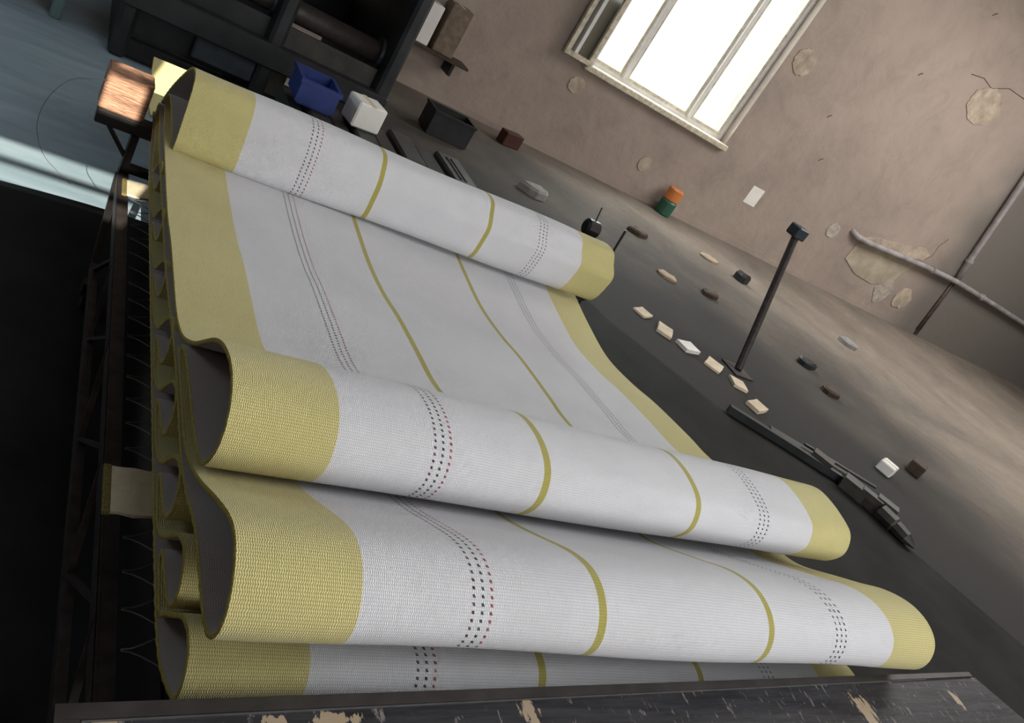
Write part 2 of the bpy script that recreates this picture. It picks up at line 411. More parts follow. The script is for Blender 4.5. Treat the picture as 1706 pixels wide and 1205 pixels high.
# window: frame, mullions, sashes, panes, sill, and a casement swung inwards
def frame_rect(mb, x0, x1, z0, z1, y0, y1, w):
    mb.box(x0, x0+w, y0, y1, z0, z1); mb.box(x1-w, x1, y0, y1, z0, z1)
    mb.box(x0+w, x1-w, y0, y1, z0, z0+w); mb.box(x0+w, x1-w, y0, y1, z1-w, z1)
win = thing('window_1', (5.7, YB+.1, WZ0), 'tall bright window with weathered cream and green frame', 'window')
del win['category']; win['kind'] = 'structure'
fr = MB(); frame_rect(fr, WX0, WX1, WZ0, WZ1, YB+.12, YB+.20, .06); build('window_frame', fr, 'paint_white', win)
build('window_sill', MB().box(WX0-.06, WX1+.02, YB-.07, YB+.13, WZ0-.05, WZ0+.02, .01), 'paint_cream', win)
build('mullion', MB().box(5.14, 5.19, YB+.10, YB+.22, WZ0+.06, WZ1-.06), 'paint_white', win)
build('mullion', MB().box(6.19, 6.24, YB+.10, YB+.22, WZ0+.06, WZ1-.06), 'paint_white', win)
for x0, x1 in ((WX0+.06, 5.13), (5.20, 6.18), (6.26, WX1-.06)):
    sm = MB(); frame_rect(sm, x0, x1, WZ0+.06, WZ1-.06, YB+.13, YB+.17, .035)
    s_ = build('sash', sm, 'paint_cream', win)
    build('pane', MB().box(x0+.035, x1-.035, YB+.148, YB+.152, WZ0+.095, WZ1-.095), 'glass', win)
build('green_bead', MB().box(WX0+.065, WX0+.10, YB+.08, YB+.13, WZ0+.06, WZ1-.06), 'paint_green', win)
# the left casement stands open against the wall
cs = MB(); frame_rect(cs, 4.24, WX0-.02, WZ0+.0, WZ1-.05, YB-.10, YB-.06, .05); build('casement', cs, 'paint_cream', win)
build('casement_bar', MB().box(4.33, 4.37, YB-.12, YB-.05, WZ0+.05, WZ1-.10), 'paint_white', win)
build('pane', MB().box(4.29, WX0-.07, YB-.082, YB-.078, WZ0+.05, WZ1-.10), 'glass', win)
build('jamb_strip', MB().box(WX0-.02, WX0+.02, YB-.06, YB+.10, WZ0, WZ1), 'paint_white', win)

# pipes on the wall
p = thing('wall_pipe', (12.3, YB-.07, .9), 'pale grey pipe running level along the brown wall, bent at its end', 'pipe')
pts = [(9.72, YB+.01, .93), (9.85, YB-.05, .895), (10.1, YB-.075, .90), (10.8, YB-.08, .955), (11.6, YB-.08, 1.02), (12.5, YB-.08, 1.06), (14, YB-.08, 1.05), (15.4, YB-.08, 1.03), (18, YB-.08, 1.0)]
build('pipe_run', MB().tube(pts, .042, 10), 'pipe', p, smooth=True)
for x, z in ((13.35, 1.056), (11.75, 1.03)):
    build('pipe_clamp', MB().tube([(x-.02, YB-.08, z), (x+.02, YB-.08, z)], .058, 10), 'pipe', p, smooth=False)
p = thing('wall_pipe', (12.4, YB-.07, 1.1), 'pale grey upright pipe on the brown wall, crossing the level pipe', 'pipe')
build('pipe_run', MB().tube([(12.50, YB-.045, 1.10), (12.4, YB-.05, 1.4), (12.2, YB-.06, 2.1), (12.0, YB-.06, 2.82), (11.8, YB-.06, 3.5), (11.5, YB-.06, 4.6)], .05, 10), 'pipe', p, smooth=True)
build('pipe_clamp', MB().tube([(12.402, YB-.05, 1.40), (12.392, YB-.05, 1.44)], .068, 10), 'pipe', p)
build('conduit', MB().tube([(12.50, YB-.02, 1.10), (12.56, YB-.02, .75), (12.68, YB-.02, .02)], .022, 8), 'conduit', p, smooth=True)
build('conduit', MB().tube([(12.58, YB-.02, 1.05), (12.63, YB-.02, .70), (12.75, YB-.02, .02)], .016, 8), 'conduit', p, smooth=True)

# ------------------------------------------------------------------ the folded belt
BW = 1.79
# control points far -> near: (y, z) at the left end, then offsets (dy, dz) at the right end, and the left edge x
CP = []
def cp(y, z, dy=0., dz=0., x=.37): CP.append((y, z, y+dy, z+dz, x))
# tail lying behind the pile, then the far loop
for q in [(3.62,.492,0,0,.385),(3.50,.452,0,0,.385),(3.38,.425,0,0,.385),(3.24,.420,0,0,.385),(3.12,.435,0,0,.387),(3.055,.49,0,0,.39),(3.00,.57,0,0,.392),(2.91,.655,0,0,.395),
          (2.81,.735,.02,0,.40),(2.72,.785,.03,0,.40),(2.65,.800,.03,-.005,.40),(2.60,.793,.035,-.005,.40),(2.572,.765,.03,-.01,.40),(2.555,.72,.0,.0,.40),(2.538,.665,.02,0,.40),
          (2.522,.615,.05,-.01,.40),(2.525,.583,.07,-.012,.40),(2.545,.572,.075,-.012,.40),(2.60,.588,.06,-.012,.398),(2.70,.607,.03,-.012,.395),(2.84,.622,0,-.01,.39),
          (2.895,.616,0,-.01,.388),(2.900,.598,0,-.02,.386),(2.84,.584,0,-.03,.384),(2.65,.574,0,-.05,.38),(2.49,.577,0,-.075,.377),
          # sheet between the far and the middle loop
          (2.27,.579,0,-.095,.375),(2.07,.581,0,-.075,.375),(1.90,.594,0,-.055,.375),(1.68,.600,0,-.03,.375),(1.595,.603,0,-.025,.375),(1.514,.614,0,-.02,.375),(1.443,.636,0,-.01,.375),
          (1.36,.685,0,0,.375),(1.30,.735,0,0,.375),(1.248,.778,0,0,.375),(1.192,.809,0,0,.375),(1.132,.826,0,-.012,.375),(1.079,.827,0,-.018,.375),(1.034,.811,0,-.012,.375),
          (1.008,.785,.005,-.008,.375),(.996,.752,.006,-.004,.375),(1.003,.715,.008,0,.375),(1.025,.680,.01,.0,.375),(1.055,.668,.01,0,.375),(1.10,.660,.01,0,.375),(1.16,.654,0,0,.375),(1.25,.652,0,0,.374),
          (1.34,.649,0,-.005,.373),(1.405,.640,0,-.012,.372),(1.425,.627,0,-.016,.371),(1.39,.619,0,-.02,.37),(1.25,.619,0,-.03,.37),(1.15,.622,0,-.035,.37),(1.08,.636,0,-.03,.37),
          (1.028,.657,0,-.02,.37),(.977,.683,0,-.008,.37),(.905,.727,0,.0,.37),(.856,.755,0,.01,.37),(.82,.773,-.01,.016,.37),(.788,.782,-.02,.02,.37),(.757,.780,-.035,.022,.37),
          (.722,.765,-.04,.022,.37),(.695,.741,-.035,.020,.37),(.682,.715,-.030,.014,.37),(.686,.686,-.025,.01,.37),(.705,.664,-.01,.008,.37),(.735,.655,0,.004,.37),(.80,.651,0,0,.37),
          (.88,.649,0,-.01,.37),(.95,.638,0,-.02,.37),(1.02,.617,0,-.03,.37),(1.12,.603,0,-.04,.37),(1.25,.601,0,-.045,.37),(1.42,.598,0,-.07,.37),(1.60,.583,0,-.09,.37),(1.85,.565,0,-.10,.37),(2.1,.560,0,-.115,.37),
          (2.4,.555,0,-.105,.37),(2.62,.552,0,-.07,.372),(2.80,.554,0,-.02,.375),(2.93,.552,0,0,.378),(2.975,.543,0,0,.378),(2.97,.530,0,0,.377),(2.88,.524,0,0,.375),(2.74,.518,0,-.03,.372),(2.64,.508,0,-.045,.37)]:
    cp(*q)
# the lower layer: small loops one after the other towards the viewer
tips = [2.36, 2.06, 1.78, 1.50, 1.27, 1.05, .862, .70]
for i, t in enumerate(tips):
    k = .82 if i < 3 else 1.0
    if i == len(tips)-1: k = 1.0
    e = .04 if i < 5 else .0
    for (dy, z) in [(.17,.495),(.135,.535),(.105,.572),(.07,.592),(.035,.594),(.010,.580),(-.008,.553),(-.004,.527),(.012,.513),(.05,.504),(.10,.499),(.135,.494),(.145,.486),(.13,.477),(.08,.472),(.02,.472)]:
        zz = .46 + (z-.46)*k if i < 3 else z
        cp(t+dy, zz, 0, -(zz-.455)*(.80 if i < 3 else .72 if i < 5 else .35))
CP = CP[:-7]
for q in [(.08,.476),(.16,.459),(.30,.455),(.60,.454),(.95,.454),(1.30,.454),(1.60,.455),(1.85,.458),(2.02,.474),(2.12,.501),(2.20,.508),(2.26,.512)]: cp(tips[-1]+q[0], q[1])

def catmull(P, sub):
    out = []
    n = len(P)
    for i in range(n-1):
        p0, p1, p2, p3 = P[max(i-1,0)], P[i], P[i+1], P[min(i+2,n-1)]
        seg = math.hypot(p2[0]-p1[0], p2[1]-p1[1])
        m = max(2, int(seg/sub))
        for j in range(m):
            t = j/m
            # centripetal-like damping keeps short and long spans smooth
            a = tuple(.5*((2*b) + (c-a_)*t + (2*a_-5*b+4*c-d)*t*t + (-a_+3*b-3*c+d)*t**3) for a_, b, c, d in zip(p0, p1, p2, p3))
            out.append(a)
    out.append(tuple(P[-1]))
    return out
# spread the control points evenly first so that the spline does not overshoot
PATH = catmull(CP, .009)
for _ in range(2):
    PATH = [PATH[0]] + [tuple((a+2*b+c)/4 for a, b, c in zip(PATH[i-1], PATH[i], PATH[i+1])) for i in range(1, len(PATH)-1)] + [PATH[-1]]
N = len(PATH)
TH = .0085
def normals(ix):
    out = []
    for i in range(N):
        a, b = PATH[max(i-1,0)], PATH[min(i+1,N-1)]
        dy, dz = b[ix]-a[ix], b[ix+1]-a[ix+1]
        l = math.hypot(dy, dz) or 1
        out.append((dz/l, -dy/l))      # path runs towards -y, so this points up on a flat run
    return out
NL, NR = normals(0), normals(2)
ARC = [0.]
for i in range(1, N): ARC.append(ARC[-1] + math.hypot(PATH[i][0]-PATH[i-1][0], PATH[i][1]-PATH[i-1][1]))
def belt_pt(i, u, off):
    """point of the belt at path index i, u metres in from its left edge, off metres out of its mid-plane"""
    yl, zl, yr, zr, x = PATH[i]
    t = u/BW
    wob = .004*math.sin(6.0*u + ARC[i]*2.3)*math.sin(ARC[i]*3.1 + 1.0)*min(1, 4*t*(1-t)*2)
    ny = NL[i][0]*(1-t) + NR[i][0]*t; nz = NL[i][1]*(1-t) + NR[i][1]*t
    return (x + u, yl*(1-t) + yr*t + ny*(off+wob), zl*(1-t) + zr*t + nz*(off+wob))
def belt_strip(mb, u0, u1, off, cols, flip=False):
    b = len(mb.v)
    if mb.uv is None: mb.uv = []
    for i in range(N):
        for c in range(cols+1):
            u = u0 + (u1-u0)*c/cols
            mb.v.append(belt_pt(i, u, off)); mb.uv.append((u, ARC[i]))
    w = cols+1
    for i in range(N-1):
        for c in range(cols):
            q = (b+i*w+c, b+i*w+c+1, b+(i+1)*w+c+1, b+(i+1)*w+c)
            mb.f.append(tuple(reversed(q)) if not flip else q)
def belt_cap(mb, u, flip=False, bulge=.0015):
    b = len(mb.v)
    if mb.uv is None: mb.uv = []
    s = -1 if not flip else 1
    prof = [(TH/2, 0), (TH*.36, 1), (-TH*.36, 1), (-TH/2, 0)]
    for i in range(N):
        j = .0012*math.sin(i*1.9)*0.6
        for off, k in prof:
            P_ = belt_pt(i, u, off*1.06); mb.v.append((P_[0] + s*k*(bulge+j), P_[1], P_[2])); mb.uv.append((u+off, ARC[i]))
    for i in range(N-1):
        for k in range(3):
            q = (b+i*4+k, b+i*4+k+1, b+(i+1)*4+k+1, b+(i+1)*4+k)
            mb.f.append(q if not flip else tuple(reversed(q)))

belt = thing('folded_belt', (1.2, 1.6, .46), 'wide white woven belt with yellow borders, folded in loops on the trolley', 'belt')
BRD = .188
S1, S2 = (.650, .668), (1.122, 1.140)
mb = MB()
for a, b_, c in ((BRD, S1[0], 10), (S1[1], S2[0], 10), (S2[1], BW-BRD, 10)): belt_strip(mb, a, b_, TH/2, c)
build('white_face', mb, 'web_white', belt, smooth=True, label='white woven face of the belt')
mb = MB(); belt_strip(mb, 0, BRD, TH/2, 5)
build('yellow_border', mb, 'web_yellow', belt, smooth=True, label='mustard yellow border along the near left edge')
mb = MB(); belt_strip(mb, BW-BRD, BW, TH/2, 5)
build('yellow_border', mb, 'web_yellow', belt, smooth=True, label='mustard yellow border along the far right edge')
for a, b_ in (S1, S2):
    mb = MB(); belt_strip(mb, a, b_, TH/2, 1)
    build('yellow_stripe', mb, 'web_stripe', belt, smooth=True, label='thin yellow line woven along the belt')
mb = MB(); belt_strip(mb, 0, BW, -TH/2, 30, True)
build('back_face', mb, 'web_back', belt, smooth=True, label='plain greyish back of the belt')
for u, fl in ((0, False), (BW, True)):
    mb = MB(); belt_cap(mb, u, fl)
    build('selvedge', mb, 'web_edge', belt, smooth=True, label='stitched olive edge')
# end seams
for i in (0, N-1):
    mb = MB()
    a = [belt_pt(i, BW*c/12, TH/2) for c in range(13)]; b_ = [belt_pt(i, BW*c/12, -TH/2) for c in range(13)]
    mb.add(a + b_, [(k, k+1, 14+k, 13+k) for k in range(12)])
    build('cut_end', mb, 'web_edge', belt)
# rows of little marker stitches, each stitch two leaning yarns
def stitch_row(u, mat, w=.0046, ln=.0052, period=.0125, label=None):
    mb = MB(); s = 0.02; i = 0
    total = ARC[-1]
    def at(sv, uu):
        nonlocal i
        while i < N-2 and ARC[i+1] < sv: i += 1
        while i > 0 and ARC[i] > sv: i -= 1
        f = (sv-ARC[i])/max(1e-9, ARC[i+1]-ARC[i])
        p0, p1 = belt_pt(i, uu, TH/2+.0007), belt_pt(i+1, uu, TH/2+.0007)
        return tuple(a*(1-f)+b*f for a, b in zip(p0, p1))
    while s < total-.03:
        for du in (-w*.28, w*.28):
            h = w*.19
            q = [at(s, u+du-h-.0008), at(s, u+du+h-.0008), at(s+ln, u+du+h+.0008), at(s+ln, u+du-h+.0008)]
            mb.add(q, [(3, 2, 1, 0)])
        s += period
    build('marker_stitching', mb, mat, belt, kind='stuff', label=label)
stitch_row(.385, 'dash_maroon', label='row of maroon marker stitches')
stitch_row(.4025, 'dash_green', label='row of dark green marker stitches')
stitch_row(.420, 'dash_red', label='row of red marker stitches')
for u in (1.370, 1.3875, 1.405): stitch_row(u, 'dash_grey', label='row of charcoal marker stitches')

# two pale strap ends poking out from under the pile
def strap(y0, y1, x0, x1, z0, z1, label):
    mb = MB(); n = 12
    top = []
    for k in range(n+1):
        t = k/n; x = x0 + (x1-x0)*t; z = z0 + (z1-z0)*t**1.4
        ja = .003*math.sin(k*2.3)
        top.append((x, y0+ja, y1-ja*.6, z))
    vs = []
    for x, a, b_, z in top: vs += [(x, a, z), (x, b_, z), (x, b_, z-.007), (x, a, z-.007)]
    fs = [(0, 1, 2, 3), tuple(4*n+q for q in (3, 2, 1, 0))]
    for k in range(n):
        for j in range(4): fs.append((4*k+j, 4*k+4+j, 4*k+4+(j+1) % 4, 4*k+(j+1) % 4))
    mb.add(vs, fs)
    o = thing('webbing_strap', (x0, (y0+y1)/2, z0-.01), label, 'strap', 'pale strap ends under the folded belt')
    build('strap_web', mb, 'strap', o)
    e = MB(); e.box(x0-.002, x0+.012, y0-.003, y1+.003, z0-.0085, z0+.0015, .002)
    build('bound_end', e, 'binding', o, label='frayed olive binding')
M['binding'] = plain('dull_olive_binding', (.13, .105, .025), .95, 0, .5, 200, .6)
M['strap'] = plain('beige_webbing', (0.50, 0.44, 0.31), .9, 0, .12, 60, .3)
strap(1.123, 1.243, .285, .60, .446, .443, 'pale beige strap end sticking out beside the trolley rail near the middle')
strap(2.50, 2.60, .310, .60, .400, .442, 'ragged pale strap end sticking out beside the cross bar at the far end')

# ------------------------------------------------------------------ trolley under the belt
tr_ = thing('belt_trolley', (1.3, 1.8, 0.0), 'dark steel trolley with lattice side frames and wire mesh bed under the belt', 'trolley')
def side(xa, sgn):
    mb = MB(); mb.box(min(xa, xa+sgn*.034), max(xa, xa+sgn*.034), .78, 2.88, .304, .310); mb.box(min(xa, xa+sgn*.005), max(xa, xa+sgn*.005), .78, 2.88, .262, .311)
    build('side_rail', mb, 'steel_brown', tr_)
    xc = xa - sgn*.012
    mb = MB(); mb.box(xc-.011, xc+.011, .74, 2.50, .105, .135)
    build('lower_chord', mb, 'steel_brown', tr_)
    mb = MB().bar((xc, 2.49, .12), (xa+sgn*.006, 2.86, .285), .022, .026); build('end_strut', mb, 'steel_black', tr_)
    ys = [.82, 1.24, 1.66, 2.08, 2.46]
    for i in range(len(ys)-1):
        m_ = (ys[i]+ys[i+1])/2
        build('lattice_strut', MB().bar((xc, ys[i], .13), (xa+sgn*.008, m_, .30), .014, .010), 'steel_brown', tr_)
        build('lattice_strut', MB().bar((xa+sgn*.008, m_, .30), (xc, ys[i+1], .13), .014, .010), 'steel_brown', tr_)
    for y in (.86, 2.42):
        c_ = build('caster_fork', MB().box(xc-.022, xc+.022, y-.02, y+.02, .06, .105), 'steel_black', tr_)
        w_ = MB().tube([(xc-.012, y, .05), (xc+.012, y, .05)], .04, 16); build('caster_wheel', w_, 'rubber', c_, smooth=False)
    for y in (2.865,):
        xp = xa + sgn*.014
        build('end_post', MB().box(xp-.013, xp+.013, y-.02, y+.02, .31, .447), 'steel_black', tr_)
        build('post_flange', MB().box(xp-.014 if sgn > 0 else xp+.010, xp-.010 if sgn > 0 else xp+.014, y-.034, y-.02, .30, .447), 'steel_brown', tr_)
        build('corner_brace', MB().bar((xp-sgn*.085, y-.005, .45), (xp-sgn*.012, y-.005, .365), .02, .012), 'steel_black', tr_)
side(.316, 1); side(2.262, -1)
build('upper_crossbar', MB().box(.200, 2.38, 2.85, 2.91, .447, .497, .004), 'steel_black', tr_)
build('lower_crossbar', MB().box(.33, 2.25, 2.85, 2.88, .308, .336), 'steel_black', tr_)
build('lower_crossbar', MB().box(.33, 2.25, .80, .83, .270, .300), 'steel_black', tr_)
# diamond mesh bed, each wire a zigzag along x
wy = .93
while wy < 2.82:
    for s_ in (1, -1):
        mb = MB(); pts = []
        k = 0; x = .356
        while x < 2.23:
            ph = (x-.356)/.105
            tri = .5 + .5*math.cos(math.pi*ph)
            pts.append((x, wy + s_*.043*(1-tri) , .314 - .012*math.sin(math.pi*(x-.356)/1.88) + .002*s_)); x += .0175
        mb.tube(pts, .0016, 4)
        build('mesh_wire', mb, 'wire', tr_)
    wy += .086
for y in (.98, 1.45, 1.92, 2.40, 2.66):
    build('bearer', MB().box(.46, 2.10, y-.045, y+.045, .318, .452, .006), 'plank', tr_)

build('timber_block', MB().box(.196, .338, 2.852, 2.958, .498, .636, .006), 'timber', loc=(.27, 2.9, .498), label='rough sawn wooden block, sunlit, on the trolley cross bar', cat='wood block')
# strand of wire curling off the block
from mathutils import geometry as _g
wp = [(.199,2.848,.598),(.153,2.84,.584),(.107,2.84,.560),(.072,2.84,.506),(.054,2.84,.444),(.052,2.84,.378),(.070,2.84,.319),(.100,2.84,.272),(.145,2.84,.237),(.192,2.84,.207)]
def cm3(P, m=6):
    o = []
    for i in range(len(P)-1):
        a, b, c, d = (Vector(P[max(i-1,0)]), Vector(P[i]), Vector(P[i+1]), Vector(P[min(i+2,len(P)-1)]))
        for j in range(m):
            t = j/m; o.append(.5*((2*b)+(c-a)*t+(2*a-5*b+4*c-d)*t*t+(-a+3*b-3*c+d)*t**3))
    o.append(Vector(P[-1])); return o
build('loose_wire', MB().tube(cm3(wp), .0011, 5), 'wire', loc=(.199, 2.848, .598), label='thin springy wire curling off the wooden block', cat='wire', smooth=True)

# ------------------------------------------------------------------ black work bench in front
bn = thing('work_bench', (1.3, .35, 0), 'black painted bench with chipped scratched top in front of the belt', 'bench')
ZT = .65
def fy(x): return .612 + (x-.193)*.0325      # far edge runs slightly askew
LX, RX = .193, 2.578
build('bench_top', MB().slab([(LX+.028, fy(LX)-.019), (LX+.028, .02), (3.02, .02), (2.60, fy(2.55)-.013)], ZT-.05, ZT-.006), 'worn', bn, label='black top worn through to bare wood')
build('edge_lip', MB().slab([(LX, fy(LX)), (LX, fy(LX)-.020), (RX, fy(RX)-.014), (RX, fy(RX))], ZT-.055, ZT), 'lip', bn, label='steel lip along the back edge')
build('edge_lip', MB().slab([(LX, fy(LX)-.020), (LX, .02), (LX+.028, .02), (LX+.028, fy(LX)-.020)], ZT-.055, ZT), 'lip', bn, label='steel lip along the left edge')
# bright worn line where lip and top meet
build('worn_joint', MB().slab([(LX+.03, fy(LX)-.0200), (LX+.03, fy(LX)-.0215), (2.3, fy(2.3)-.0160), (2.3, fy(2.3)-.0146)], ZT-.02, ZT-.003), 'wire', bn)
for x in (.32, 2.45):
    for y in (.08, .54):
        build('leg', MB().box(x-.025, x+.025, y-.025, y+.025, 0.012 if x > .3 or y > .2 else 0, ZT-.052), 'steel_black', bn)
build('apron', MB().box(.26, 2.45, .53, .55, ZT-.14, ZT-.052), 'steel_black', bn)

# ------------------------------------------------------------------ floor coverings
def sheet(name, poly_fn, nx, ny, z_fn, mat, loc, label, cat):
    mb = MB()
    for j in range(ny+1):
        for i in range(nx+1):
            x, y = poly_fn(i/nx, j/ny); mb.v.append((x, y, z_fn(x, y, i/nx, j/ny)))
    for j in range(ny):
        for i in range(nx):
            a = j*(nx+1)+i; mb.f.append((a, a+1, a+nx+2, a+nx+1))
    n0 = len(mb.v)
    mb.v += [(v[0], v[1], .0045) for v in mb.v[:n0]]
    for j in range(ny):
        for i in range(nx):
            a = n0+j*(nx+1)+i; mb.f.append((a+nx+1, a+nx+2, a+1, a))
    def edge(a, b): mb.f.append((a, b, n0+b, n0+a))
    for i in range(nx):
        edge(i+1, i); edge(ny*(nx+1)+i, ny*(nx+1)+i+1)
    for j in range(ny):
        edge(j*(nx+1), (j+1)*(nx+1)); edge((j+1)*(nx+1)+nx, j*(nx+1)+nx)
    return build(name, mb, mat, loc=loc, smooth=True, label=label, cat=cat)
def zf(x, y, s, t):
    e = min(1, (1-t)*14, t*14, s*14) * (1 - .94*max(0., min(1., (x-.12)/.13)))
    return .006 + .022*e**.5*(1 + .5*math.sin(2.2*x+1.3*y) + .35*math.sin(5.1*y-1.7*x) + .25*math.sin(9*x+3*y))
sheet('rubber_sheet', lambda s, t: (-2.2+2.72*s, .62 + t*(2.48 + .03*math.sin(4*(-2.2+2.72*s)))), 34, 40, zf, 'rubber', (0, 1.6, .005), 'rumpled black rubber sheet on the floor left of the trolley, tucked under its side', 'rubber sheet')
# black mat right of the trolley, its edge running away at a slant
EDGE = [(3.36, 4.0), (3.43, 3.82), (4.01, 3.01), (4.37, 2.79), (4.74, 2.55), (4.92, 2.02), (5.35, 1.2), (5.6, .2)]
def edge_x(t):
    k = t*(len(EDGE)-1); i = min(int(k), len(EDGE)-2); f_ = k-i
    return tuple(a*(1-f_)+b*f_ for a, b in zip(EDGE[i], EDGE[i+1]))
def matpoly(s, t):
    ex, ey = edge_x(1-t); k = max(0., min(1., (ey-3.00)/.06)); lx = .53*(1-k)+2.42*k; return (lx*(1-s)+ex*s, ey)
sheet('floor_mat', matpoly, 30, 84, lambda x, y, s, t: .006+.003*min(1, (1-s)*12), 'mat', (3.4, 2, .005), 'black floor mat lying under the trolley and out to its right', 'floor mat')

# steel track along the slanted edge
tk = thing('steel_track', (4.4, 2.7, .01), 'dark steel guide track with brackets lying along the mat edge', 'track')
tp = [(4.02, 3.03), (4.38, 2.80), (4.74, 2.55), (4.86, 2.20)]
for i in range(3):
    a, b_ = tp[i], tp[i+1]
    build('track_bar', MB().bar((*a, .035), (*b_, .035), .045, .05), 'steel_brown' if i == 2 else 'machine', tk)
for x, y, w_, h_ in ((4.66, 2.68, .10, .07), (4.78, 2.47, .12, .08), (4.84, 2.36, .08, .10), (4.93, 2.30, .09, .12)):
    build('bracket', MB().bar((x-.05, y+.06, .05), (x+.03, y-.06, .05), w_, h_), 'olive_block', tk)
build('end_lug', MB().tube([(4.85, 2.27, .05), (4.87, 2.16, .05), (4.875, 2.15, .05), (4.89, 2.06, .045), (4.91, 1.99, .035)], [.055, .055, .045, .042, .008], 8), 'olive_block', tk)
build('plate', MB().bar((4.40, 2.95, .02), (5.0, 2.62, .02), .09, .012), 'olive_block', tk)
build('push_rod', MB().tube([(4.62, 2.83, .05), (5.12, 2.53, .05)], .011, 8), 'steel_black', tk)

# ------------------------------------------------------------------ things standing further back
# slatted bed of dark blocks right behind the pile
sb = thing('slat_bed', (1.6, 3.9, 0), 'low bed of greasy dark steel blocks behind the far loop', 'slat bed')
x = .98
for i in range(8):
    w_ = (.10, .13, .11, .14, .12, .15, .14, .17)[i]
    zt = .50 + (.012 if i % 2 else -.008)
    bl = build('block', MB().box(x, x+w_-.012, 3.66, 4.02+.02*(i % 3), .36, zt, .012), 'olive_block' if i % 3 else 'machine', sb)
    if i == 7:
        build('groove_strip', MB().box(x+.05, x+.06, 3.70, 3.98, zt, zt+.004), 'steel_black', bl)
        build('groove_strip', MB().box(x+.08, x+.09, 3.70, 3.98, zt, zt+.004), 'steel_black', bl)
    x += w_
build('bed_frame', MB().box(.96, 2.06, 3.68, 4.0, .28, .36), 'steel_black', sb)
for lx in (1.0, 2.0):
    for ly in (3.72, 3.96): build('leg', MB().box(lx-.025, lx+.025, ly-.025, ly+.025, 0, .28), 'steel_black', sb)

def crate(x0, x1, y0, y1, z0, z1, mat, label, cat='crate', name='plastic_crate'):
    o = thing(name, ((x0+x1)/2, (y0+y1)/2, z0), label, cat)
    w_ = .012
    for a in ((x0, x1, y0, y0+w_), (x0, x1, y1-w_, y1), (x0, x0+w_, y0+w_, y1-w_), (x1-w_, x1, y0+w_, y1-w_)):
        build('side_panel', MB().box(a[0], a[1], a[2], a[3], z0+.01, z1), mat, o)
    build('base', MB().box(x0+w_, x1-w_, y0+w_, y1-w_, z0, z0+.012), mat, o)
    rm = MB(); frame_h = .02
    for a in ((x0-.008, x1+.008, y0-.008, y0), (x0-.008, x1+.008, y1, y1+.008), (x0-.008, x0, y0, y1), (x1, x1+.008, y0, y1)): rm.box(a[0], a[1], a[2], a[3], z1-frame_h, z1)
    build('rim', rm, mat, o)
    return o
crate(1.00, 1.19, 3.76, 3.98, .515, .64, 'blue', 'small blue plastic crate standing on the dark steel blocks')

# loom-like machine, dark, far left behind
lm = thing('weaving_machine', (1.3, 5.6, 0), 'big dark weaving machine standing behind the belt on the left', 'machine')
for x in (.30, 1.05, 1.75):
    sd_ = build('side_frame', MB().box(x, x+.09, 4.95, 6.6, .0, 1.25, .02), 'machine', lm)
    build('bearing', MB().tube([(x-.02, 5.2, .62), (x+.11, 5.2, .62)], .10, 14), 'slate', sd_)
    build('bearing', MB().tube([(x-.02, 5.7, .95), (x+.11, 5.7, .95)], .08, 14), 'teal', sd_)
for y, z, r_, mt in ((5.2, .62, .07, 'steel_brown'), (5.7, .95, .055, 'slate'), (6.3, .55, .16, 'machine')):
    build('roller', MB().tube([(.32, y, z), (1.80, y, z)], r_, 16), mt, lm, smooth=True)
build('breast_beam', MB().box(.30, 1.84, 4.92, 5.02, .30, .44, .01), 'machine', lm)
build('foot_rail', MB().box(.30, 1.84, 4.97, 5.05, .02, .12, .01), 'steel_black', lm)
build('guard_panel', MB().box(.40, 1.04, 5.06, 5.08, .12, .55), 'machine', lm)
build('guard_panel', MB().box(1.15, 1.74, 5.06, 5.08, .12, .55), 'olive_block', lm)
build('motor_box', MB().box(.70, 1.05, 4.98, 5.06, .16, .34, .01), 'slate', lm)
build('maker_plate', MB().box(1.25, 1.40, 5.045, 5.06, .22, .32), 'paper', lm)
build('top_beam', MB().box(.30, 1.84, 5.6, 5.8, 1.25, 1.40, .01), 'machine', lm)
hd = thing('fabric_roll', (1.0, 4.72, .0), 'cream cloth roll lying on the floor before the dark machine', 'roll')
build('roll_body', MB().tube([(.62, 4.74, .075), (1.08, 4.74, .075)], .07, 18), 'teal', hd, smooth=False)
build('core', MB().tube([(.60, 4.74, .075), (1.10, 4.74, .075)], .025, 12), 'cardboard', hd)
# second machine with a pale cover, to the far left
m2 = thing('winding_stand', (-.3, 5.6, 0), 'grey-green winding stand at the far left beyond the blue-grey floor', 'stand')
for x in (-.75, .0): build('side_frame', MB().box(x, x+.06, 5.15, 5.6, 0, .8, .01), 'teal', m2)
build('spool', MB().tube([(-.72, 5.36, .55), (.04, 5.36, .55)], .10, 16), 'machine', m2)
build('tie_bar', MB().box(-.72, .03, 5.2, 5.26, .12, .18), 'slate', m2)

def boxthing(name, x, y, z, sx, sy, sz, mat, label, cat, rot=0.0, group=None):
    c_, s_ = math.cos(rot), math.sin(rot)
    def tf(mb):
        mb.v = [(x + c_*p[0] - s_*p[1], y + s_*p[0] + c_*p[1], z + p[2]) for p in mb.v]; return mb
    o = thing(name, (x, y, z), label, cat, group)
    build('body', tf(MB().box(-sx/2, sx/2, -sy/2, sy/2, 0, sz, min(.008, sz*.3))), mat, o)
    return o, tf
o, tf = boxthing('cardboard_box', 1.36, 3.86, .514, .16, .14, .13, 'paper', 'small white carton standing on the dark steel blocks', 'box', .2)
build('tape', tf(MB().box(-.012, .012, -.0712, .0712, .128, .1312)), 'cardboard', o)
sh = thing('wall_shelf', (2.75, 7.6, .42), 'dark shelf board on brackets low on the back wall', 'shelf')
build('board', MB().box(2.2, 3.35, 7.42, 7.66, .42, .445), 'darkbrown', sh)
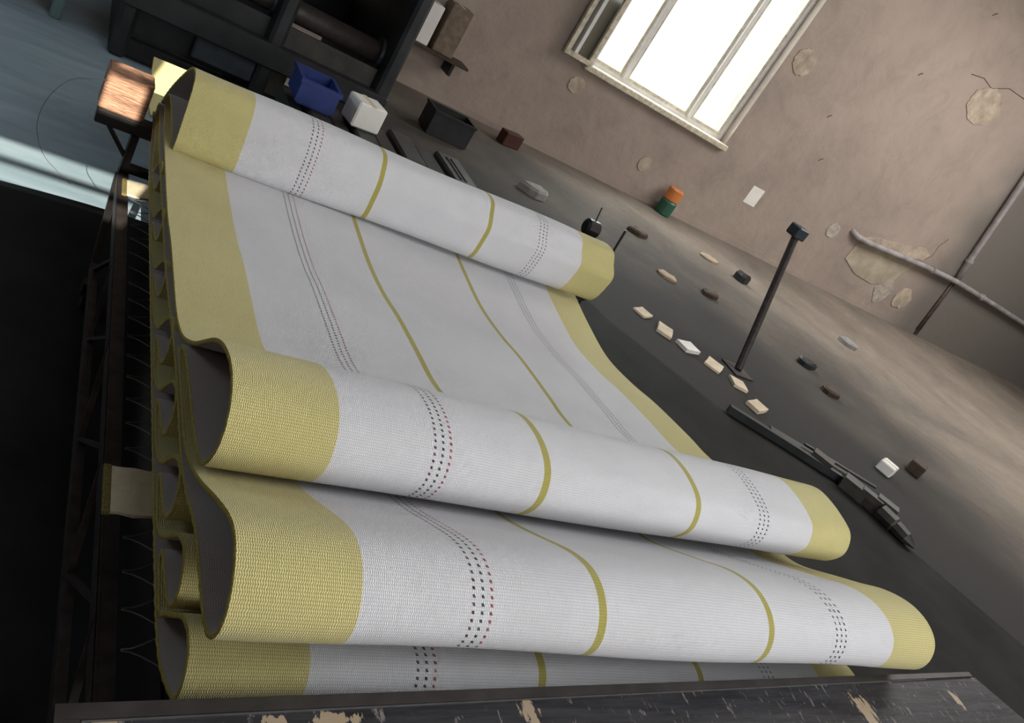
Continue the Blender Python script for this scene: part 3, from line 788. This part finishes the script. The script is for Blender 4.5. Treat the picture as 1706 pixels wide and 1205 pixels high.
for x in (2.35, 3.2): build('bracket', MB().box(x-.015, x+.015, 7.44, 7.66, .30, .42), 'steel_black', sh)
for x, sx, sz, mt, lb in ((2.34, .17, .26, 'paper', 'leftmost white carton on the wall shelf'), (2.58, .18, .32, 'cardboard', 'cream carton second from the left on the wall shelf'),
                          (2.80, .17, .38, 'paper', 'tall white carton third from the left on the wall shelf'), (3.05, .22, .46, 'plank', 'grey-brown carton at the right end of the wall shelf')):
    o, tf = boxthing('cardboard_box', x, 7.55, .446, sx, .18, sz, mt, lb, 'box', 0, 'cartons on the wall shelf')
    build('tape', tf(MB().box(-.015, .015, -.0912, .0912, sz-.002, sz+.0012)), 'cardboard', o)
o, tf = boxthing('brick', 4.0, 7.2, 0, .25, .12, .14, 'maroon', 'dark maroon brick on the floor by the wall', 'brick', .3)
build('frog_mark', tf(MB().box(-.08, .08, -.03, .03, .138, .142)), 'darkbrown', o)

# green canister with orange lid at the foot of the wall
cn = thing('canister', (6.48, 7.50, 0), 'green canister with an orange lid at the foot of the wall', 'canister')
build('canister_body', MB().tube([(6.48, 7.5, 0), (6.48, 7.5, .015), (6.48, 7.5, .17), (6.48, 7.5, .19)], [.095, .105, .105, .09], 18), 'green', cn)
build('lid', MB().tube([(6.48, 7.5, .19), (6.48, 7.5, .20), (6.48, 7.5, .33), (6.48, 7.5, .345)], [.09, .10, .10, .08], 18), 'orange', cn)
build('notice', MB().box(7.64, 7.86, YB-.004, YB-.0005, .56, .80), 'paper', loc=(7.75, YB-.002, .56), label='blank white paper notice stuck low on the brown wall', cat='notice')

# dark post leaning away on the right
dp = thing('steel_post', (4.72, 3.72, 0), 'slim dark steel post leaning back from its foot plate on the floor', 'post')
build('post_tube', MB().tube([(4.72, 3.72, .012), (4.95, 4.28, .98)], .03, 10), 'steel_brown', dp)
build('foot_plate', MB().box(4.62, 4.82, 3.62, 3.82, 0, .012), 'steel_brown', dp)
build('post_head', MB().box(4.89, 5.01, 4.23, 4.35, .97, 1.06, .01), 'slate', dp)

# cream offcuts along the edge of the mat
off = [(3.98, 4.14, .16, .11, .5, 'cardboard', 'pale cream offcut nearest the wall end of the mat edge'),
       (4.08, 3.95, .20, .12, .9, 'cardboard', 'long cream offcut second along the mat edge'),
       (4.22, 3.80, .17, .12, .2, 'paper', 'whitish square offcut third along the mat edge'),
       (4.40, 3.66, .20, .13, .7, 'cardboard', 'cream offcut lying left of the steel post foot'),
       (4.52, 3.48, .14, .12, 1.2, 'cardboard', 'small cream offcut in front of the steel post foot'),
       (4.50, 3.22, .18, .11, .4, 'cardboard', 'cream offcut nearest the steel track')]
for i, (x, y, a, b_, rt, mt, lb) in enumerate(off):
    mb = MB(); h_ = .012 + .006*(i % 3)
    n = 14; vs = []
    c_, s_ = math.cos(rt), math.sin(rt)
    ring = [(-a/2, -b_/2), (0, -b_/2*1.06), (a/2, -b_/2), (a/2*.96, 0), (a/2, b_/2), (0.02, b_/2*.95), (-a/2, b_/2), (-a/2*1.04, 0)]
    poly = [(x+c_*p_[0]-s_*p_[1], y+s_*p_[0]+c_*p_[1]) for p_ in ring]
    mb.slab(poly, 0.012 if i in (0, 1, 2, 3, 4, 5) and x < 3.9 else 0.0005, h_+.004)
    build('belt_offcut', mb, mt, loc=(x, y, 0), label=lb, cat='offcut', group='cream offcuts along the mat edge')
o, tf = boxthing('wood_chunk', 6.28, 2.98, 0, .16, .12, .10, 'darkbrown', 'dark brown wood chunk lying on the bare concrete', 'wood chunk', .5)
build('end_grain', tf(MB().box(.079, .082, -.05, .05, .01, .09)), 'plank', o)
o, tf = boxthing('cardboard_box', 5.70, 2.86, 0, .15, .12, .08, 'paper', 'small white carton lying on the bare concrete', 'box', .4)
build('tape', tf(MB().box(-.012, .012, -.0612, .0612, .078, .0812)), 'cardboard', o)

# small black knob and thin rod behind the far right end of the pile
kb = thing('valve_knob', (3.0, 3.9, 0), 'round black knob on a stalk just behind the far right end of the belt', 'valve')
kb.location = (2.59, 3.40, 0)
build('stalk', MB().tube([(2.59, 3.40, 0), (2.59, 3.40, .60)], .018, 8), 'steel_black', kb)
build('knob', MB().tube([(2.545, 3.40, .64), (2.555, 3.40, .64), (2.625, 3.40, .64), (2.635, 3.40, .64)], [.03, .045, .045, .03], 14), 'steel_black', kb)
build('pin', MB().tube([(2.59, 3.40, .68), (2.59, 3.42, .76)], .004, 6), 'steel_black', kb)
build('base_flange', MB().tube([(2.59, 3.40, 0), (2.59, 3.40, .015)], .07, 14), 'steel_black', kb)
rd = thing('thin_rod', (2.49, 3.0, 0), 'thin dark rod standing just behind the far right corner of the belt', 'rod')
build('rod', MB().tube([(2.485, 3.0, .016), (2.479, 3.0, .67), (2.469, 3.0, .81)], .006, 6), 'steel_black', rd)
build('rod_foot', MB().box(2.455, 2.515, 2.97, 3.03, 0, .016), 'steel_black', rd)

# scraps lying about on the concrete between the belt and the back wall
M['tan'] = plain('tan_scrap', (.33, .26, .18), .9, 0, .2, 9)
M['grey_scrap'] = plain('grey_scrap', (.22, .21, .20), .9, 0, .2, 9)
scr = [(5.18, 6.13, .24, .14, .05, 'darkbrown', 'wood chunk', 'dark brown plank end on the concrete straight behind the thin rod'),
       (6.52, 6.43, .26, .20, .03, 'tan', 'offcut', 'tan cloth offcut on the concrete in front of the canister'),
       (4.97, 5.19, .22, .18, .03, 'tan', 'offcut', 'tan cloth offcut on the concrete nearest the thin rod'),
       (6.82, 6.14, .20, .16, .10, 'machine', 'metal lump', 'black metal lump on the concrete out from the canister'),
       (5.54, 5.18, .24, .16, .05, 'darkbrown', 'wood chunk', 'dark brown plank end between the tan offcuts and the post'),
       (6.25, 4.37, .24, .16, .06, 'machine', 'metal lump', 'black metal lump on the concrete to the right of the post'),
       (8.23, 5.50, .26, .20, .06, 'grey_scrap', 'rubble', 'grey piece of rubble on the concrete out from the low pipe'),
       (6.15, 3.93, .22, .15, .05, 'darkbrown', 'wood chunk', 'dark brown plank end nearest the steel track'),
       (3.75, 5.90, .30, .22, .08, 'grey_scrap', 'rubble', 'grey piece of rubble on the concrete behind the dark blocks'),
       (2.95, 6.40, .40, .26, .22, 'machine', 'metal bin', 'low black metal bin on the concrete below the wall shelf')]
for i, (x, y, a, b_, h_, mt, ct, lb) in enumerate(scr):
    rnd = random.Random(40+i); n = 9
    poly = [(x + a/2*c, y + b_/2*d) for c, d in ((math.cos(2*math.pi*k/n+.3)*(1+rnd.uniform(-.2, .2)), math.sin(2*math.pi*k/n+.3)*(1+rnd.uniform(-.2, .2))) for k in range(n))]
    mb = MB(); mb.slab(poly, 0.0005, h_)
    top = [((px-x)*.8+x, (py-y)*.8+y) for px, py in poly]
    if ct == 'metal bin':
        poly = [(x-a/2, y-b_/2), (x+a/2, y-b_/2), (x+a/2, y+b_/2), (x-a/2, y+b_/2)]
        o = crate(x-a/2, x+a/2, y-b_/2, y+b_/2, 0.0, h_, mt, lb, ct, 'metal_bin')
        continue
    mb2 = MB(); n_ = len(poly)
    vs = [(px, py, .0005) for px, py in poly] + [(px, py, h_*.7) for px, py in poly] + [(px, py, h_*(1+rnd.uniform(-.1, .1))) for px, py in top]
    mb2.add(vs, [tuple(reversed(range(n_))), tuple(range(2*n_, 3*n_))] + [(k*n_+q, k*n_+(q+1) % n_, (k+1)*n_+(q+1) % n_, (k+1)*n_+q) for k in range(2) for q in range(n_)])
    build({'offcut': 'cloth_offcut', 'wood chunk': 'plank_end', 'metal lump': 'metal_lump', 'rubble': 'rubble'}[ct], mb2, mt, loc=(x, y, 0), label=lb, cat=ct, group='scraps on the concrete')
